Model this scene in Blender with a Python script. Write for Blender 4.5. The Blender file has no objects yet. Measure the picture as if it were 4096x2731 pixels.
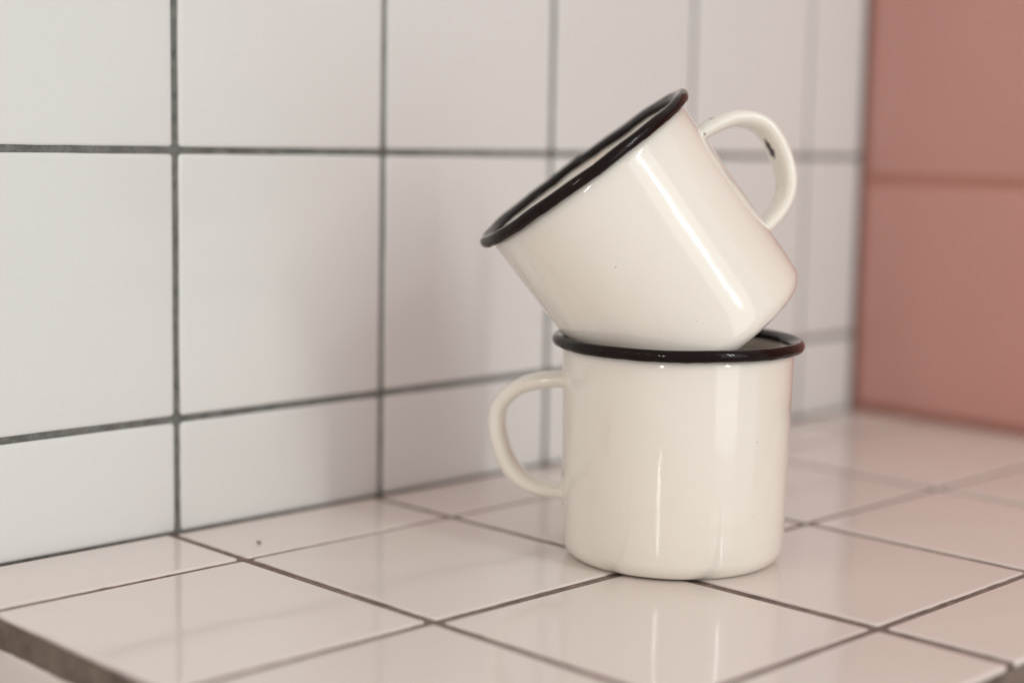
import bpy, bmesh, math, random
import numpy as np
from mathutils import Vector, Matrix, noise

S = 0.1                      # one wall tile pitch = 0.1 m
scene = bpy.context.scene
col = scene.collection
random.seed(4)
R = math.radians

# ------------------------------------------------------------------ camera
cam_d = bpy.data.cameras.new("camera")
cam = bpy.data.objects.new("camera", cam_d)
col.objects.link(cam)
scene.camera = cam
YAW, PITCH, ROLL = 0.78451005, -0.12408441, 0.01908544
CAM = Vector((-2.3388258, -5.09434967, 1.49335054)) * S
fwd = Vector((math.cos(PITCH) * math.cos(YAW), math.cos(PITCH) * math.sin(YAW), math.sin(PITCH)))
rt = fwd.cross(Vector((0, 0, 1))).normalized()
up = rt.cross(fwd)
r2 = math.cos(ROLL) * rt + math.sin(ROLL) * up
u2 = -math.sin(ROLL) * rt + math.cos(ROLL) * up
cam.matrix_world = Matrix(((r2.x, u2.x, -fwd.x, CAM.x), (r2.y, u2.y, -fwd.y, CAM.y),
                           (r2.z, u2.z, -fwd.z, CAM.z), (0, 0, 0, 1)))
cam_d.sensor_width = 36.0
cam_d.lens = 6456.24 * 36.0 / 4096.0
cam_d.clip_start = 0.01
cam_d.clip_end = 50
cam_d.dof.use_dof = True
cam_d.dof.focus_distance = 5.50 * S
cam_d.dof.aperture_fstop = 3.5
cam_d.dof.aperture_blades = 0

# ------------------------------------------------------------------ world and lamps
w = bpy.data.worlds.new("World")
scene.world = w
w.use_nodes = True
bg = w.node_tree.nodes["Background"]
bg.inputs[0].default_value = (1.0, 0.935, 0.895, 1)      # dim warm room around the corner
bg.inputs[1].default_value = 0.64

MUG = Vector((2.1673, -1.4398, 0)) * S

def area(name, loc, target, sx, sy, power, color, spread=180):
    d = bpy.data.lights.new(name, 'AREA')
    d.shape = 'RECTANGLE'; d.size = sx; d.size_y = sy
    d.energy = power; d.color = color; d.spread = R(spread)
    o = bpy.data.objects.new(name, d); col.objects.link(o)
    o.location = loc
    o.rotation_euler = (Vector(target) - Vector(loc)).to_track_quat('-Z', 'Y').to_euler()
    return o

# the window the photograph is lit by: tall, facing the white wall
area("window_light", (MUG.x + 0.0, MUG.y - 2.0, 0.66), (MUG.x, 0, 0.10), 0.92, 2.3, 9.0, (0.97, 1.0, 0.965))
# the brightest part of that window, higher up: it throws the soft shadow on the wall
area("sky_pane_light", (MUG.x + 0.0, MUG.y - 1.9, 0.98), (MUG.x, MUG.y, 0.10), 0.07, 0.95, 7.0, (0.97, 1.0, 0.965))
# a slim second window pane far behind the camera, seen as a thin streak in the glaze
dv = Vector((-0.903, -0.43, 0.22)).normalized()
area("slim_window_light", MUG + Vector((0, 0, .035)) + dv * 1.6, MUG + Vector((0, 0, .035)), 0.06, 0.36, 1.6, (1.0, 0.96, 0.9))

# warm lamps hanging in the room behind the camera, seen as orange glints in the black rims
def warm_lamp(dx, dy, el, dist):
    h = Vector((dx, dy, 0)).normalized()
    aim = MUG + Vector((0, 0, .08))
    area("warm_lamp_light", aim + (h * math.cos(R(el)) + Vector((0, 0, math.sin(R(el))))) * dist, aim,
         0.085, 0.36, 0.75, (1.0, 0.40, 0.12))
warm_lamp(-0.98, 0.17, 26, 2.2)
warm_lamp(-1.0, -0.05, 28, 2.4)
warm_lamp(-0.97, -0.24, 29, 2.6)
warm_lamp(-0.41, -0.913, 26, 2.4)

scene.view_settings.view_transform = 'Standard'
scene.view_settings.look = 'None'
scene.view_settings.exposure = 0.0
scene.view_settings.gamma = 1.0
scene.render.engine = 'CYCLES'

# ------------------------------------------------------------------ materials
class NT:
    def __init__(s, name):
        s.m = bpy.data.materials.new(name); s.m.use_nodes = True
        s.t = s.m.node_tree; s.b = s.t.nodes["Principled BSDF"]
    def n(s, kind, **kw):
        x = s.t.nodes.new(kind)
        for k, v in kw.items():
            if k.startswith('_'): setattr(x, k[1:], v)
            else: x.inputs[k.replace('_', ' ')].default_value = v
        return x
    def l(s, a, b): s.t.links.new(a, b)
    def noise(s, scale, detail=2, rough=.5, coord=None, dist=0.0):
        x = s.n('ShaderNodeTexNoise', Scale=scale, Detail=detail, Roughness=rough, Distortion=dist)
        s.l(coord if coord else s.obj(), x.inputs['Vector']); return x
    def obj(s):
        if not hasattr(s, 'tc'): s.tc = s.t.nodes.new('ShaderNodeTexCoord')
        return s.tc.outputs['Object']
    def ramp(s, src, stops):
        x = s.t.nodes.new('ShaderNodeValToRGB'); e = x.color_ramp.elements
        while len(e) < len(stops): e.new(0.5)
        for el, (p, c) in zip(e, stops): el.position = p; el.color = (*c, 1) if len(c) == 3 else c
        s.l(src, x.inputs[0]); return x.outputs[0]
    def mix(s, fac, a, b):
        x = s.t.nodes.new('ShaderNodeMix'); x.data_type = 'RGBA'
        for sock, v in ((x.inputs[0], fac), (x.inputs[6], a), (x.inputs[7], b)):
            if isinstance(v, tuple): sock.default_value = (*v, 1)
            elif isinstance(v, (int, float)): sock.default_value = v
            else: s.l(v, sock)
        return x.outputs[2]
    def bump(s, h, strength, dist):
        x = s.n('ShaderNodeBump', Strength=strength, Distance=dist)
        s.l(h, x.inputs['Height']); s.l(x.outputs[0], s.b.inputs['Normal']); return x
    def math(s, op, a, b=None, clamp=False):
        x = s.t.nodes.new('ShaderNodeMath'); x.operation = op; x.use_clamp = clamp
        for i, v in enumerate((a, b)):
            if v is None: continue
            if isinstance(v, (int, float)): x.inputs[i].default_value = v
            else: s.l(v, x.inputs[i])
        return x.outputs[0]

def specks(nt, scale, thr, seed, size=.068):
    """sparse pin-head specks: 1 inside a speck"""
    mp = nt.n('ShaderNodeMapping'); mp.inputs['Location'].default_value = (seed, seed * 1.7, seed * .3)
    nt.l(nt.obj(), mp.inputs[0])
    v = nt.n('ShaderNodeTexVoronoi', Scale=scale); nt.l(mp.outputs[0], v.inputs['Vector'])
    sep = nt.t.nodes.new('ShaderNodeSeparateColor'); nt.l(v.outputs['Color'], sep.inputs[0])
    lim = nt.math('MULTIPLY', nt.math('GREATER_THAN', sep.outputs[0], thr), size)
    n = nt.noise(scale * 9, 1); d = nt.math('ADD', v.outputs['Distance'], nt.math('MULTIPLY', nt.math('SUBTRACT', n.outputs[0], .5), .14))
    return nt.math('LESS_THAN', d, nt.math('MULTIPLY', lim, sep.outputs[1]))

def tile_mat(name, c1, c2, rough, wav=0.35, speck=True, spec=.5):
    nt = NT(name)
    n = nt.noise(9, 3)
    c = nt.mix(n.outputs[0], c1, c2)
    oi = nt.t.nodes.new('ShaderNodeObjectInfo')
    c = nt.mix(nt.math('MULTIPLY', oi.outputs['Random'], .45), c, tuple(v * .92 for v in c2))
    if speck:
        f = specks(nt, 38, .80, 3.3)
        c = nt.mix(nt.math('MULTIPLY', f, .6), c, (.2, .16, .13))
    nt.l(c, nt.b.inputs['Base Color'])
    r = nt.noise(30, 3)
    sm = nt.noise(13, 5, .7, None, 1.2)                    # wiped smears in the glaze
    sm2 = nt.math('MULTIPLY', nt.math('SUBTRACT', sm.outputs[0], .52, True), .45)
    rr = nt.math('ADD', nt.math('ADD', nt.math('MULTIPLY', r.outputs[0], .05), rough - .025), sm2)
    nt.l(rr, nt.b.inputs['Roughness'])
    nt.b.inputs['Specular IOR Level'].default_value = spec
    b = nt.noise(14, 2)
    nt.bump(b.outputs[0], wav, .0008)
    return nt.m

M = {}
M['wall_tile'] = tile_mat('white_wall_glaze', (.79, .81, .805), (.755, .775, .77), .15, .45, False)
M['counter_tile'] = tile_mat('white_counter_glaze', (.85, .785, .745), (.82, .75, .71), .085, .2)
M['pink'] = tile_mat('pink_glaze', (.66, .35, .305), (.58, .295, .255), .22, .35, False)

def grout_mat(name, lo, hi, scale=170):
    nt = NT(name)
    n = nt.noise(scale, 6, .65); n2 = nt.noise(scale * 7, 4, .7)
    f = nt.math('ADD', nt.math('MULTIPLY', n.outputs[0], .65), nt.math('MULTIPLY', n2.outputs[0], .35))
    nt.l(nt.ramp(f, [(.36, lo), (.62, hi)]), nt.b.inputs['Base Color'])
    nt.b.inputs['Roughness'].default_value = .9
    nt.bump(f, .9, .0012)
    return nt.m
M['wall_grout'] = grout_mat('grey_grout', (.095, .098, .093), (.23, .235, .225))
M['counter_grout'] = grout_mat('brown_grout', (.12, .088, .075), (.30, .225, .195))
M['pink_grout'] = grout_mat('red_grout', (.50, .22, .175), (.54, .25, .20))
M['edge_mortar'] = grout_mat('edge_mortar', (.10, .075, .06), (.22, .17, .14), 60)

def enamel(name, c1, c2, chips=(), streaks=True):
    nt = NT(name)
    n = nt.noise(25, 3)
    c = nt.mix(n.outputs[0], c1, c2)
    f1 = specks(nt, 190, .975, 1.1)
    c = nt.mix(nt.math('MULTIPLY', f1, .8), c, (.12, .08, .05))
    f2 = specks(nt, 340, .93, 7.7)
    c = nt.mix(nt.math('MULTIPLY', f2, .55), c, (.14, .11, .08))
    rough = nt.math('ADD', nt.math('MULTIPLY', n.outputs[0], .06), .075)
    for (cx, cy, cz, rad, wob, dark) in chips:
        sub = nt.t.nodes.new('ShaderNodeVectorMath'); sub.operation = 'SUBTRACT'
        nt.l(nt.obj(), sub.inputs[0]); sub.inputs[1].default_value = (cx, cy, cz)
        mul = nt.t.nodes.new('ShaderNodeVectorMath'); mul.operation = 'MULTIPLY'
        nt.l(sub.outputs[0], mul.inputs[0]); mul.inputs[1].default_value = wob
        ln = nt.t.nodes.new('ShaderNodeVectorMath'); ln.operation = 'LENGTH'; nt.l(mul.outputs[0], ln.inputs[0])
        nn = nt.noise(700, 3)
        d = nt.math('ADD', ln.outputs['Value'], nt.math('MULTIPLY', nt.math('SUBTRACT', nn.outputs[0], .5), rad * 1.3))
        halo = nt.math('LESS_THAN', d, rad * 1.25)
        core = nt.math('LESS_THAN', d, rad)
        c = nt.mix(nt.math('MULTIPLY', halo, .35), c, (.35, .27, .2))
        c = nt.mix(core, c, dark)
        rough = nt.math('ADD', rough, nt.math('MULTIPLY', core, .5), True)
    nt.l(c, nt.b.inputs['Base Color'])
    nt.l(rough, nt.b.inputs['Roughness'])
    nt.b.inputs['Coat Weight'].default_value = .55
    nt.b.inputs['Coat Roughness'].default_value = .02
    b1 = nt.noise(38, 2); b2 = nt.noise(420, 2)
    h = nt.math('ADD', b1.outputs[0], nt.math('MULTIPLY', b2.outputs[0], .035))
    nt.bump(h, .4, .0012)
    return nt.m
CREAM1, CREAM2 = (.87, .85, .79), (.85, .82, .755)
M['body_low'] = enamel('cream_enamel', CREAM1, CREAM2)

nt = NT('black_rim_enamel')
n = nt.noise(60, 3)
nt.l(nt.mix(n.outputs[0], (.005, .0014, .0010), (.009, .0025, .0018)), nt.b.inputs['Base Color'])
nt.b.inputs['Roughness'].default_value = .07
nt.b.inputs['Specular IOR Level'].default_value = .22
b = nt.noise(130, 3); nt.bump(b.outputs[0], .35, .0008)
M['rim'] = nt.m

# ------------------------------------------------------------------ mesh helpers
def link(name, me, mat, parent=None):
    o = bpy.data.objects.new(name, me); col.objects.link(o)
    if mat is not None and not me.materials: me.materials.append(mat)
    if parent is not None: o.parent = parent
    return o

def from_bm(bm, name, smooth=True):
    me = bpy.data.meshes.new(name)
    bmesh.ops.recalc_face_normals(bm, faces=bm.faces)
    bm.to_mesh(me); bm.free()
    if smooth:
        for p in me.polygons: p.use_smooth = True
    return me

def empty(name, loc=(0, 0, 0)):
    o = bpy.data.objects.new(name, None); col.objects.link(o); o.location = loc
    o.empty_display_size = .02
    return o

def box_mesh(name, x0, x1, y0, y1, z0, z1):
    bm = bmesh.new()
    bmesh.ops.create_cube(bm, size=1)
    for v in bm.verts:
        v.co = Vector((x0 + (v.co.x + .5) * (x1 - x0), y0 + (v.co.y + .5) * (y1 - y0), z0 + (v.co.z + .5) * (z1 - z0)))
    return from_bm(bm, name, False)

def tile_mesh(w_, h_, depth, seg=9, jit=.0011, seed=0, rnd=.018):
    """pillow-edged tile: face in local XY at z=0 looking +Z, body below; slightly uneven outline"""
    rng = random.Random(seed)
    w_, h_ = w_, h_
    c = rnd * .9                                   # corner radius
    pts = []
    def edge(ax, ay, bx, by, nx, ny):
        k = seg
        for i in range(k + 1):
            t = i / k
            j = (rng.random() - .5) * 2 * jit if 0 < i < k else 0
            if rng.random() < .05 and 0 < i < k: j -= .004 * rng.random()
            pts.append((ax + (bx - ax) * t + nx * j, ay + (by - ay) * t + ny * j))
    edge(c, 0, w_ - c, 0, 0, -1); edge(w_, c, w_, h_ - c, 1, 0)
    edge(w_ - c, h_, c, h_, 0, 1); edge(0, h_ - c, 0, c, -1, 0)
    bm = bmesh.new()
    cx, cy = w_ / 2, h_ / 2
    def ring(inset, z):
        o = []
        for (x, y) in pts:
            x2 = min(max(x, inset), w_ - inset) if inset > 0 else x
            y2 = min(max(y, inset), h_ - inset) if inset > 0 else y
            o.append(bm.verts.new((x2 * S, y2 * S, z * S)))
        return o
    rings = [ring(0, -depth), ring(0, -rnd * .55), ring(rnd * .28, -rnd * .17), ring(rnd * .8, -rnd * .03), ring(rnd * 1.7, 0)]
    N = len(pts)
    for a, b in zip(rings[:-1], rings[1:]):
        for i in range(N):
            j = (i + 1) % N
            bm.faces.new((a[i], a[j], b[j], b[i]))
    bm.faces.new(rings[-1]); bm.faces.new(list(reversed(rings[0])))
    bmesh.ops.remove_doubles(bm, verts=bm.verts, dist=1e-7)
    return from_bm(bm, 'tile')

def place(me, mat, parent, origin, ux, uy, tilt=.0025, out=.002, rng=random, name='tile'):
    o = link(name, me, mat, parent)
    ux = Vector(ux); uy = Vector(uy); uz = ux.cross(uy)
    m = Matrix((( ux.x, uy.x, uz.x, 0), (ux.y, uy.y, uz.y, 0), (ux.z, uy.z, uz.z, 0), (0, 0, 0, 1)))
    tl = Matrix.Rotation((rng.random() - .5) * 2 * tilt, 4, 'X') @ Matrix.Rotation((rng.random() - .5) * 2 * tilt, 4, 'Y')
    off = uz * ((rng.random() - .5) * 2 * out)
    o.matrix_local = Matrix.Translation((Vector(origin) + off) * S) @ m @ tl
    return o

# ------------------------------------------------------------------ the tiled places
HB = 0.43207565            # height of the cut bottom row on the white wall
XE = 5.53039328            # where the pink wall stands
AY = 0.48147935            # depth of the cut first counter row
YE = -2.907                # front edge of the counter
OFF = -0.0383
DEP = .08

# white wall, tile faces in the plane y = 0, tiles reach from left of the frame to the pink wall
wall = link('white_wall', box_mesh('white_wall', -1.06 * S, (XE + .07) * S, .008 * S, .35 * S, -1.2 * S, 4.43 * S), M['wall_grout'])
wall['kind'] = 'structure'
wall['label'] = 'white glazed square tile wall with dark grey grout behind the mugs'
g = .026
rng = random.Random(11)
cols_ = [(-1, 0), (0, 1), (1, 2), (2, 3), (3, 4), (4, 5), (5, XE)]
rows_ = [(-.03, HB), (HB, HB + 1), (HB + 1, HB + 2), (HB + 2, HB + 3), (HB + 3, HB + 4)]
k = 0
for (xa, xb) in cols_:
    for (za, zb) in rows_:
        ga = g / 2; gb = g / 2
        x0, x1 = xa + ga, xb - (gb if xb != XE else .02)
        z0, z1 = (za + ga if za > 0 else .003), zb - gb
        me = tile_mesh(x1 - x0, z1 - z0, DEP, seed=100 + k, rnd=.012); k += 1
        place(me, M['wall_tile'], wall, (x0, 0, z0), (1, 0, 0), (0, 0, 1), tilt=.003, out=.0025, rng=rng)
# each tile's local Z must look to -Y: (1,0,0)x(0,0,1) = (0,-1,0)

# pink wall at the far end, faces in the plane x = XE looking -X
pw = link('pink_wall', box_mesh('pink_wall', (XE + .012) * S, (XE + .4) * S, -6.6 * S, -.0 * S, -1.2 * S, 4.43 * S), M['pink_grout'])
pw['kind'] = 'structure'
pw['label'] = 'dusty pink wall of large tiles closing the counter on the right'
for i, (ya, yb) in enumerate([(-3.2, -.03), (-6.5, -3.25)]):
    for j, (za, zb) in enumerate([(.03, 1.285), (1.335, 2.62), (2.67, 4.4)]):
        me = tile_mesh(yb - ya, zb - za, DEP * .2, seed=300 + i * 7 + j)
        place(me, M['pink'], pw, (XE, yb, za), (0, -1, 0), (0, 0, 1), tilt=.001, out=.001, rng=rng)

# counter
counter = link('counter', box_mesh('counter', .012 * S, (XE + .011) * S, (YE + .012) * S, .011 * S, -1.2 * S, -.0065 * S), M['counter_grout'])
counter['label'] = 'white tiled counter with brown grout and a raw mortar edge'
counter['category'] = 'counter'
cx = [0.0, 1 + OFF, 2 + OFF, 3 + OFF, 4 + OFF, 5 + OFF, XE]
cgx = .042
cyb = [(-.018, -AY + .015), (-AY - .015, -AY - 1 + .019), (-AY - 1 - .019, -AY - 1.968 + .018), (-AY - 1.968 - .018, YE)]
k = 0
for r_, (yb, ya) in enumerate(cyb):
    for c_ in range(len(cx) - 1):
        x0 = cx[c_] + (cgx / 2 if c_ else 0); x1 = cx[c_ + 1] - (cgx / 2 if c_ < len(cx) - 2 else .03)
        if r_ >= 2 and 1 <= c_ <= 2: pass
        if r_ == 3 and c_ == 1: x1 -= .012
        me = tile_mesh(x1 - x0, yb - ya, .075, seed=500 + k, seg=30, jit=.0016, rnd=.008); k += 1
        place(me, M['counter_tile'], counter, (x0, ya, 0), (1, 0, 0), (0, 1, 0), tilt=.0022, out=.0016, rng=rng)

# raw mortar strip under the top tiles along the two open edges, side tiles below it
mort = bmesh.new()
def strip(x0, x1, y0, y1, z0, z1, nx, ny, axis):
    vs = {}
    for i in range(nx + 1):
        for j in range(ny + 1):
            t = x0 + (x1 - x0) * i / nx if axis == 'x' else y0 + (y1 - y0) * i / nx
            z = z0 + (z1 - z0) * j / ny
            d = .002 * noise.noise(Vector((t * 9, z * 40, 3))) + .001 * noise.noise(Vector((t * 40, z * 90, 9)))
            if j == 0: z += .006 * noise.noise(Vector((t * 14, 7, 1)))
            p_ = (t, y0 + d, z) if axis == 'x' else (x0 + d, t, z)
            vs[i, j] = mort.verts.new(Vector(p_) * S)
    for i in range(nx):
        for j in range(ny):
            mort.faces.new((vs[i, j], vs[i + 1, j], vs[i + 1, j + 1], vs[i, j + 1]))
strip(.0, XE, YE - .005, YE - .005, -.112, -.014, 160, 5, 'x')
strip(-.005, -.005, YE, .0, -.112, -.014, 100, 5, 'y')
link('mortar_edge', from_bm(mort, 'mortar_edge'), M['edge_mortar'], counter)
for i in range(6):
    x0 = cx[i] + (.02 if i else -.004); x1 = cx[i + 1] - .02
    me = tile_mesh(x1 - x0, .98, .02, seed=700 + i, jit=.003)
    place(me, M['counter_tile'], counter, (x0, YE - .012, -1.09), (1, 0, 0), (0, 0, 1), rng=rng)
for i, (yb, ya) in enumerate(cyb):
    me = tile_mesh(yb - ya + .01, .98, .02, seed=720 + i, jit=.003)
    place(me, M['counter_tile'], counter, (-.012, yb, -1.09), (0, -1, 0), (0, 0, 1), rng=rng)

# ------------------------------------------------------------------ mugs
RT, RB, RR, HZ, TT, FR = .4140, .4050, .4337, .7867, .0190, .068

def lathe(profile, seg=160, closed=False, fn=None):
    bm = bmesh.new(); rings = []
    for (r, z) in profile:
        if r < 1e-6:
            rings.append([bm.verts.new((0, 0, z * S))]); continue
        ring = []
        for i in range(seg):
            a = 2 * math.pi * i / seg
            rr, zz = (r, z) if fn is None else fn(r, z, a)
            ring.append(bm.verts.new((rr * math.cos(a) * S, rr * math.sin(a) * S, zz * S)))
        rings.append(ring)
    prs = list(zip(rings[:-1], rings[1:]))
    if closed: prs.append((rings[-1], rings[0]))
    for a, b in prs:
        if len(a) == 1 and len(b) == 1: continue
        for i in range(seg):
            j = (i + 1) % seg
            if len(a) == 1: bm.faces.new((a[0], b[j], b[i]))
            elif len(b) == 1: bm.faces.new((a[i], a[j], b[0]))
            else: bm.faces.new((a[i], a[j], b[j], b[i]))
    return bm

def wall_r(z): return RB + (RT - RB) * (z - .22 * HZ) / (.71 * HZ)

def body_profile():
    o = [(0, .006), (RB - FR - .03, .006), (RB - FR - .012, .004)]
    o += [(RB - FR + (FR - .004) * math.sin(q), FR - FR * math.cos(q)) for q in np.linspace(0, math.pi / 2, 14)]
    o += [(wall_r(z), z) for z in np.linspace(FR + .02, HZ - .004, 16)]
    t = .009
    i_ = [(r - t, z) for r, z in reversed(o[-16:])]
    f2 = FR - t
    i_ += [(RB - FR + f2 * math.cos(q), FR - f2 * math.sin(q)) for q in np.linspace(0, math.pi / 2, 10)]
    i_ += [(RB - FR - .06, t + .002), (0, t + .004)]
    return o + i_

def rim_profile():
    o = []
    for q in np.linspace(-math.pi * .93, math.pi * .5, 22):        # rolled bead
        o.append((RR + TT * math.cos(q), HZ + TT * 1.12 * math.sin(q)))
    # rounded lip running down into the cup, with a painted band inside
    o += [(RR - TT * .55, HZ + TT * .90), (RR - TT * 1.1, HZ + TT * .55), (RT - .0125, HZ + .004), (RT - .0128, HZ - .006), (RT - .012, HZ - .011), (RT - .006, HZ - .011), (RT + .0015, HZ - .008)]
    return o

def handle_mesh():
    path = [(-.012, .628), (.03, .628), (.086, .62), (.156, .598), (.208, .556), (.236, .507), (.243, .45), (.234, .393),
            (.212, .33), (.183, .283), (.142, .247), (.086, .224), (.03, .216), (-.012, .214)]
    path = [(d * 1.04 if d > 0 else d, z) for d, z in path]
    P = [Vector((d + RT - .005 if i < 6 else d + RB, 0, z)) for i, (d, z) in enumerate(path)]
    # Catmull-Rom
    C = []
    for i in range(len(P) - 1):
        p0 = P[max(i - 1, 0)]; p1 = P[i]; p2 = P[i + 1]; p3 = P[min(i + 2, len(P) - 1)]
        for s_ in range(6):
            t = s_ / 6
            C.append(.5 * ((2 * p1) + (-p0 + p2) * t + (2 * p0 - 5 * p1 + 4 * p2 - p3) * t * t + (-p0 + 3 * p1 - 3 * p2 + p3) * t ** 3))
    C.append(P[-1])
    bm = bmesh.new(); rings = []; n = len(C)
    for i, c in enumerate(C):
        tan = (C[min(i + 1, n - 1)] - C[max(i - 1, 0)]).normalized()
        nor = Vector((tan.z, 0, -tan.x))
        u = i / (n - 1)
        ww = .054 + .015 * math.sin(math.pi * u) ** .8                 # half width (tangential)
        th = .0295 + .002 * math.sin(math.pi * u)                      # half thickness
        if u < .05 or u > .95:
            e = (1 - min(u, 1 - u) / .05); ww += .008 * e; th += .008 * e
        ring = []
        for k in range(20):
            a = 2 * math.pi * k / 20
            ca, sa = math.cos(a), math.sin(a)
            q = nor * (th * math.copysign(abs(ca) ** .9, ca)) + Vector((0, 1, 0)) * (ww * math.copysign(abs(sa) ** .85, sa))
            ring.append(bm.verts.new((c + q) * S))
        rings.append(ring)
    for a, b in zip(rings[:-1], rings[1:]):
        for k in range(20):
            j = (k + 1) % 20
            bm.faces.new((a[k], a[j], b[j], b[k]))
    bm.faces.new(rings[0]); bm.faces.new(rings[-1])
    return from_bm(bm, 'handle')

def make_mug(label, rim_fn, body_mat, handle_mat, hang):
    t = empty('enamel_mug')
    t['label'] = label; t['category'] = 'mug'; t['group'] = 'stacked enamel mugs'
    b = link('body', from_bm(lathe(body_profile()), 'body'), body_mat, t)
    link('rim', from_bm(lathe(rim_profile(), closed=True, fn=rim_fn), 'rim'), M['rim'], t)
    h = link('handle', handle_mesh(), handle_mat, t)
    h.rotation_euler = (0, 0, hang)
    return t

def rim_low(r, z, a):
    d = .0012 * math.sin(3 * a + 1) + .0007 * math.sin(8 * a)
    if z < HZ - .004: z += .0018 * noise.noise(Vector((math.cos(a) * 9, math.sin(a) * 9, 2)))
    return r + d * .5, z + d
def rim_up(r, z, a):
    d = .0016 * math.sin(3 * a + .4) + .0012 * math.sin(7 * a + 2) + .0008 * math.sin(15 * a)
    if z < HZ - .004: z += .0026 * noise.noise(Vector((math.cos(a) * 11, math.sin(a) * 11, 5)))
    return r + d * .6, z + d

CRUMB = (1.1266, -.3368)
crumb_bm = bmesh.new()
bmesh.ops.create_icosphere(crumb_bm, subdivisions=2, radius=.00085)
for v in crumb_bm.verts:
    v.co *= 1 + .5 * noise.noise(v.co * 1500); v.co.z *= .5
nt = NT('crumb_brown'); nt.b.inputs['Base Color'].default_value = (.10, .085, .06, 1); nt.b.inputs['Roughness'].default_value = .8
cr = link('crumb', from_bm(crumb_bm, 'crumb'), nt.m)
cr.location = (CRUMB[0] * S, CRUMB[1] * S, .0006)
cr['label'] = 'tiny dark crumb lying on the counter tile beside the white wall'; cr['category'] = 'crumb'

# view directions used to orient the handles
vd = Vector((MUG.x - CAM.x, MUG.y - CAM.y, 0)).normalized()
vr = Vector((vd.y, -vd.x, 0))
M['handle_low'] = enamel('cream_handle_enamel', (.87, .855, .785), (.85, .83, .755),
    chips=[((RB + .208) * S, -.03 * S, .40 * S, .0009, (1, 1, .6), (.10, .085, .07)),
           ((RB + .05) * S, -.05 * S, .645 * S, .0006, (1, 1, 1), (.35, .27, .2))])
M['handle_up'] = enamel('chipped_handle_enamel', (.87, .855, .785), (.85, .83, .755),
    chips=[((RB + .211) * S, -.006 * S, .432 * S, .0019, (1.1, .9, .50), (.022, .010, .007)),
           ((RB + .215) * S, -.02 * S, .600 * S, .0010, (1, 1, 1), (.16, .13, .1)),
           ((RB + .09) * S, -.03 * S, .648 * S, .0008, (1, 1, 1), (.2, .15, .12)),
           ((RB + .165) * S, -.03 * S, .235 * S, .0013, (1, 1, 1), (.30, .29, .26)),
           ((RB + .02) * S, -.06 * S, .620 * S, .0007, (1, 1, 1), (.25, .18, .13))])

hd = (-vr * math.cos(R(5)) + vd * math.sin(R(5)))
low = make_mug('upright cream enamel mug with black rim standing on the counter, handle to the left',
               rim_low, M['body_low'], M['handle_low'], math.atan2(hd.y, hd.x))
low.location = MUG

TH, PH = 0.657, 2.396
ax = Vector((math.sin(TH) * math.cos(PH), math.sin(TH) * math.sin(PH), math.cos(TH)))
xr = (vr - ax * vr.dot(ax)).normalized()
yr = ax.cross(xr)                       # completes a right-handed frame
M['body_up'] = enamel('cream_enamel_worn', CREAM1, CREAM2)
away = 1 if yr.dot(vd) > 0 else -1
upm = make_mug('tilted cream enamel mug balanced on the other mug, chipped handle on the right',
               rim_up, M['body_up'], M['handle_up'], away * R(26))
o_ = Vector((2.259, -1.522, .774)) * S
upm.matrix_world = Matrix(((xr.x, yr.x, ax.x, o_.x), (xr.y, yr.y, ax.y, o_.y), (xr.z, yr.z, ax.z, o_.z), (0, 0, 0, 1)))

scene.render.resolution_x = 1024
scene.render.resolution_y = 682
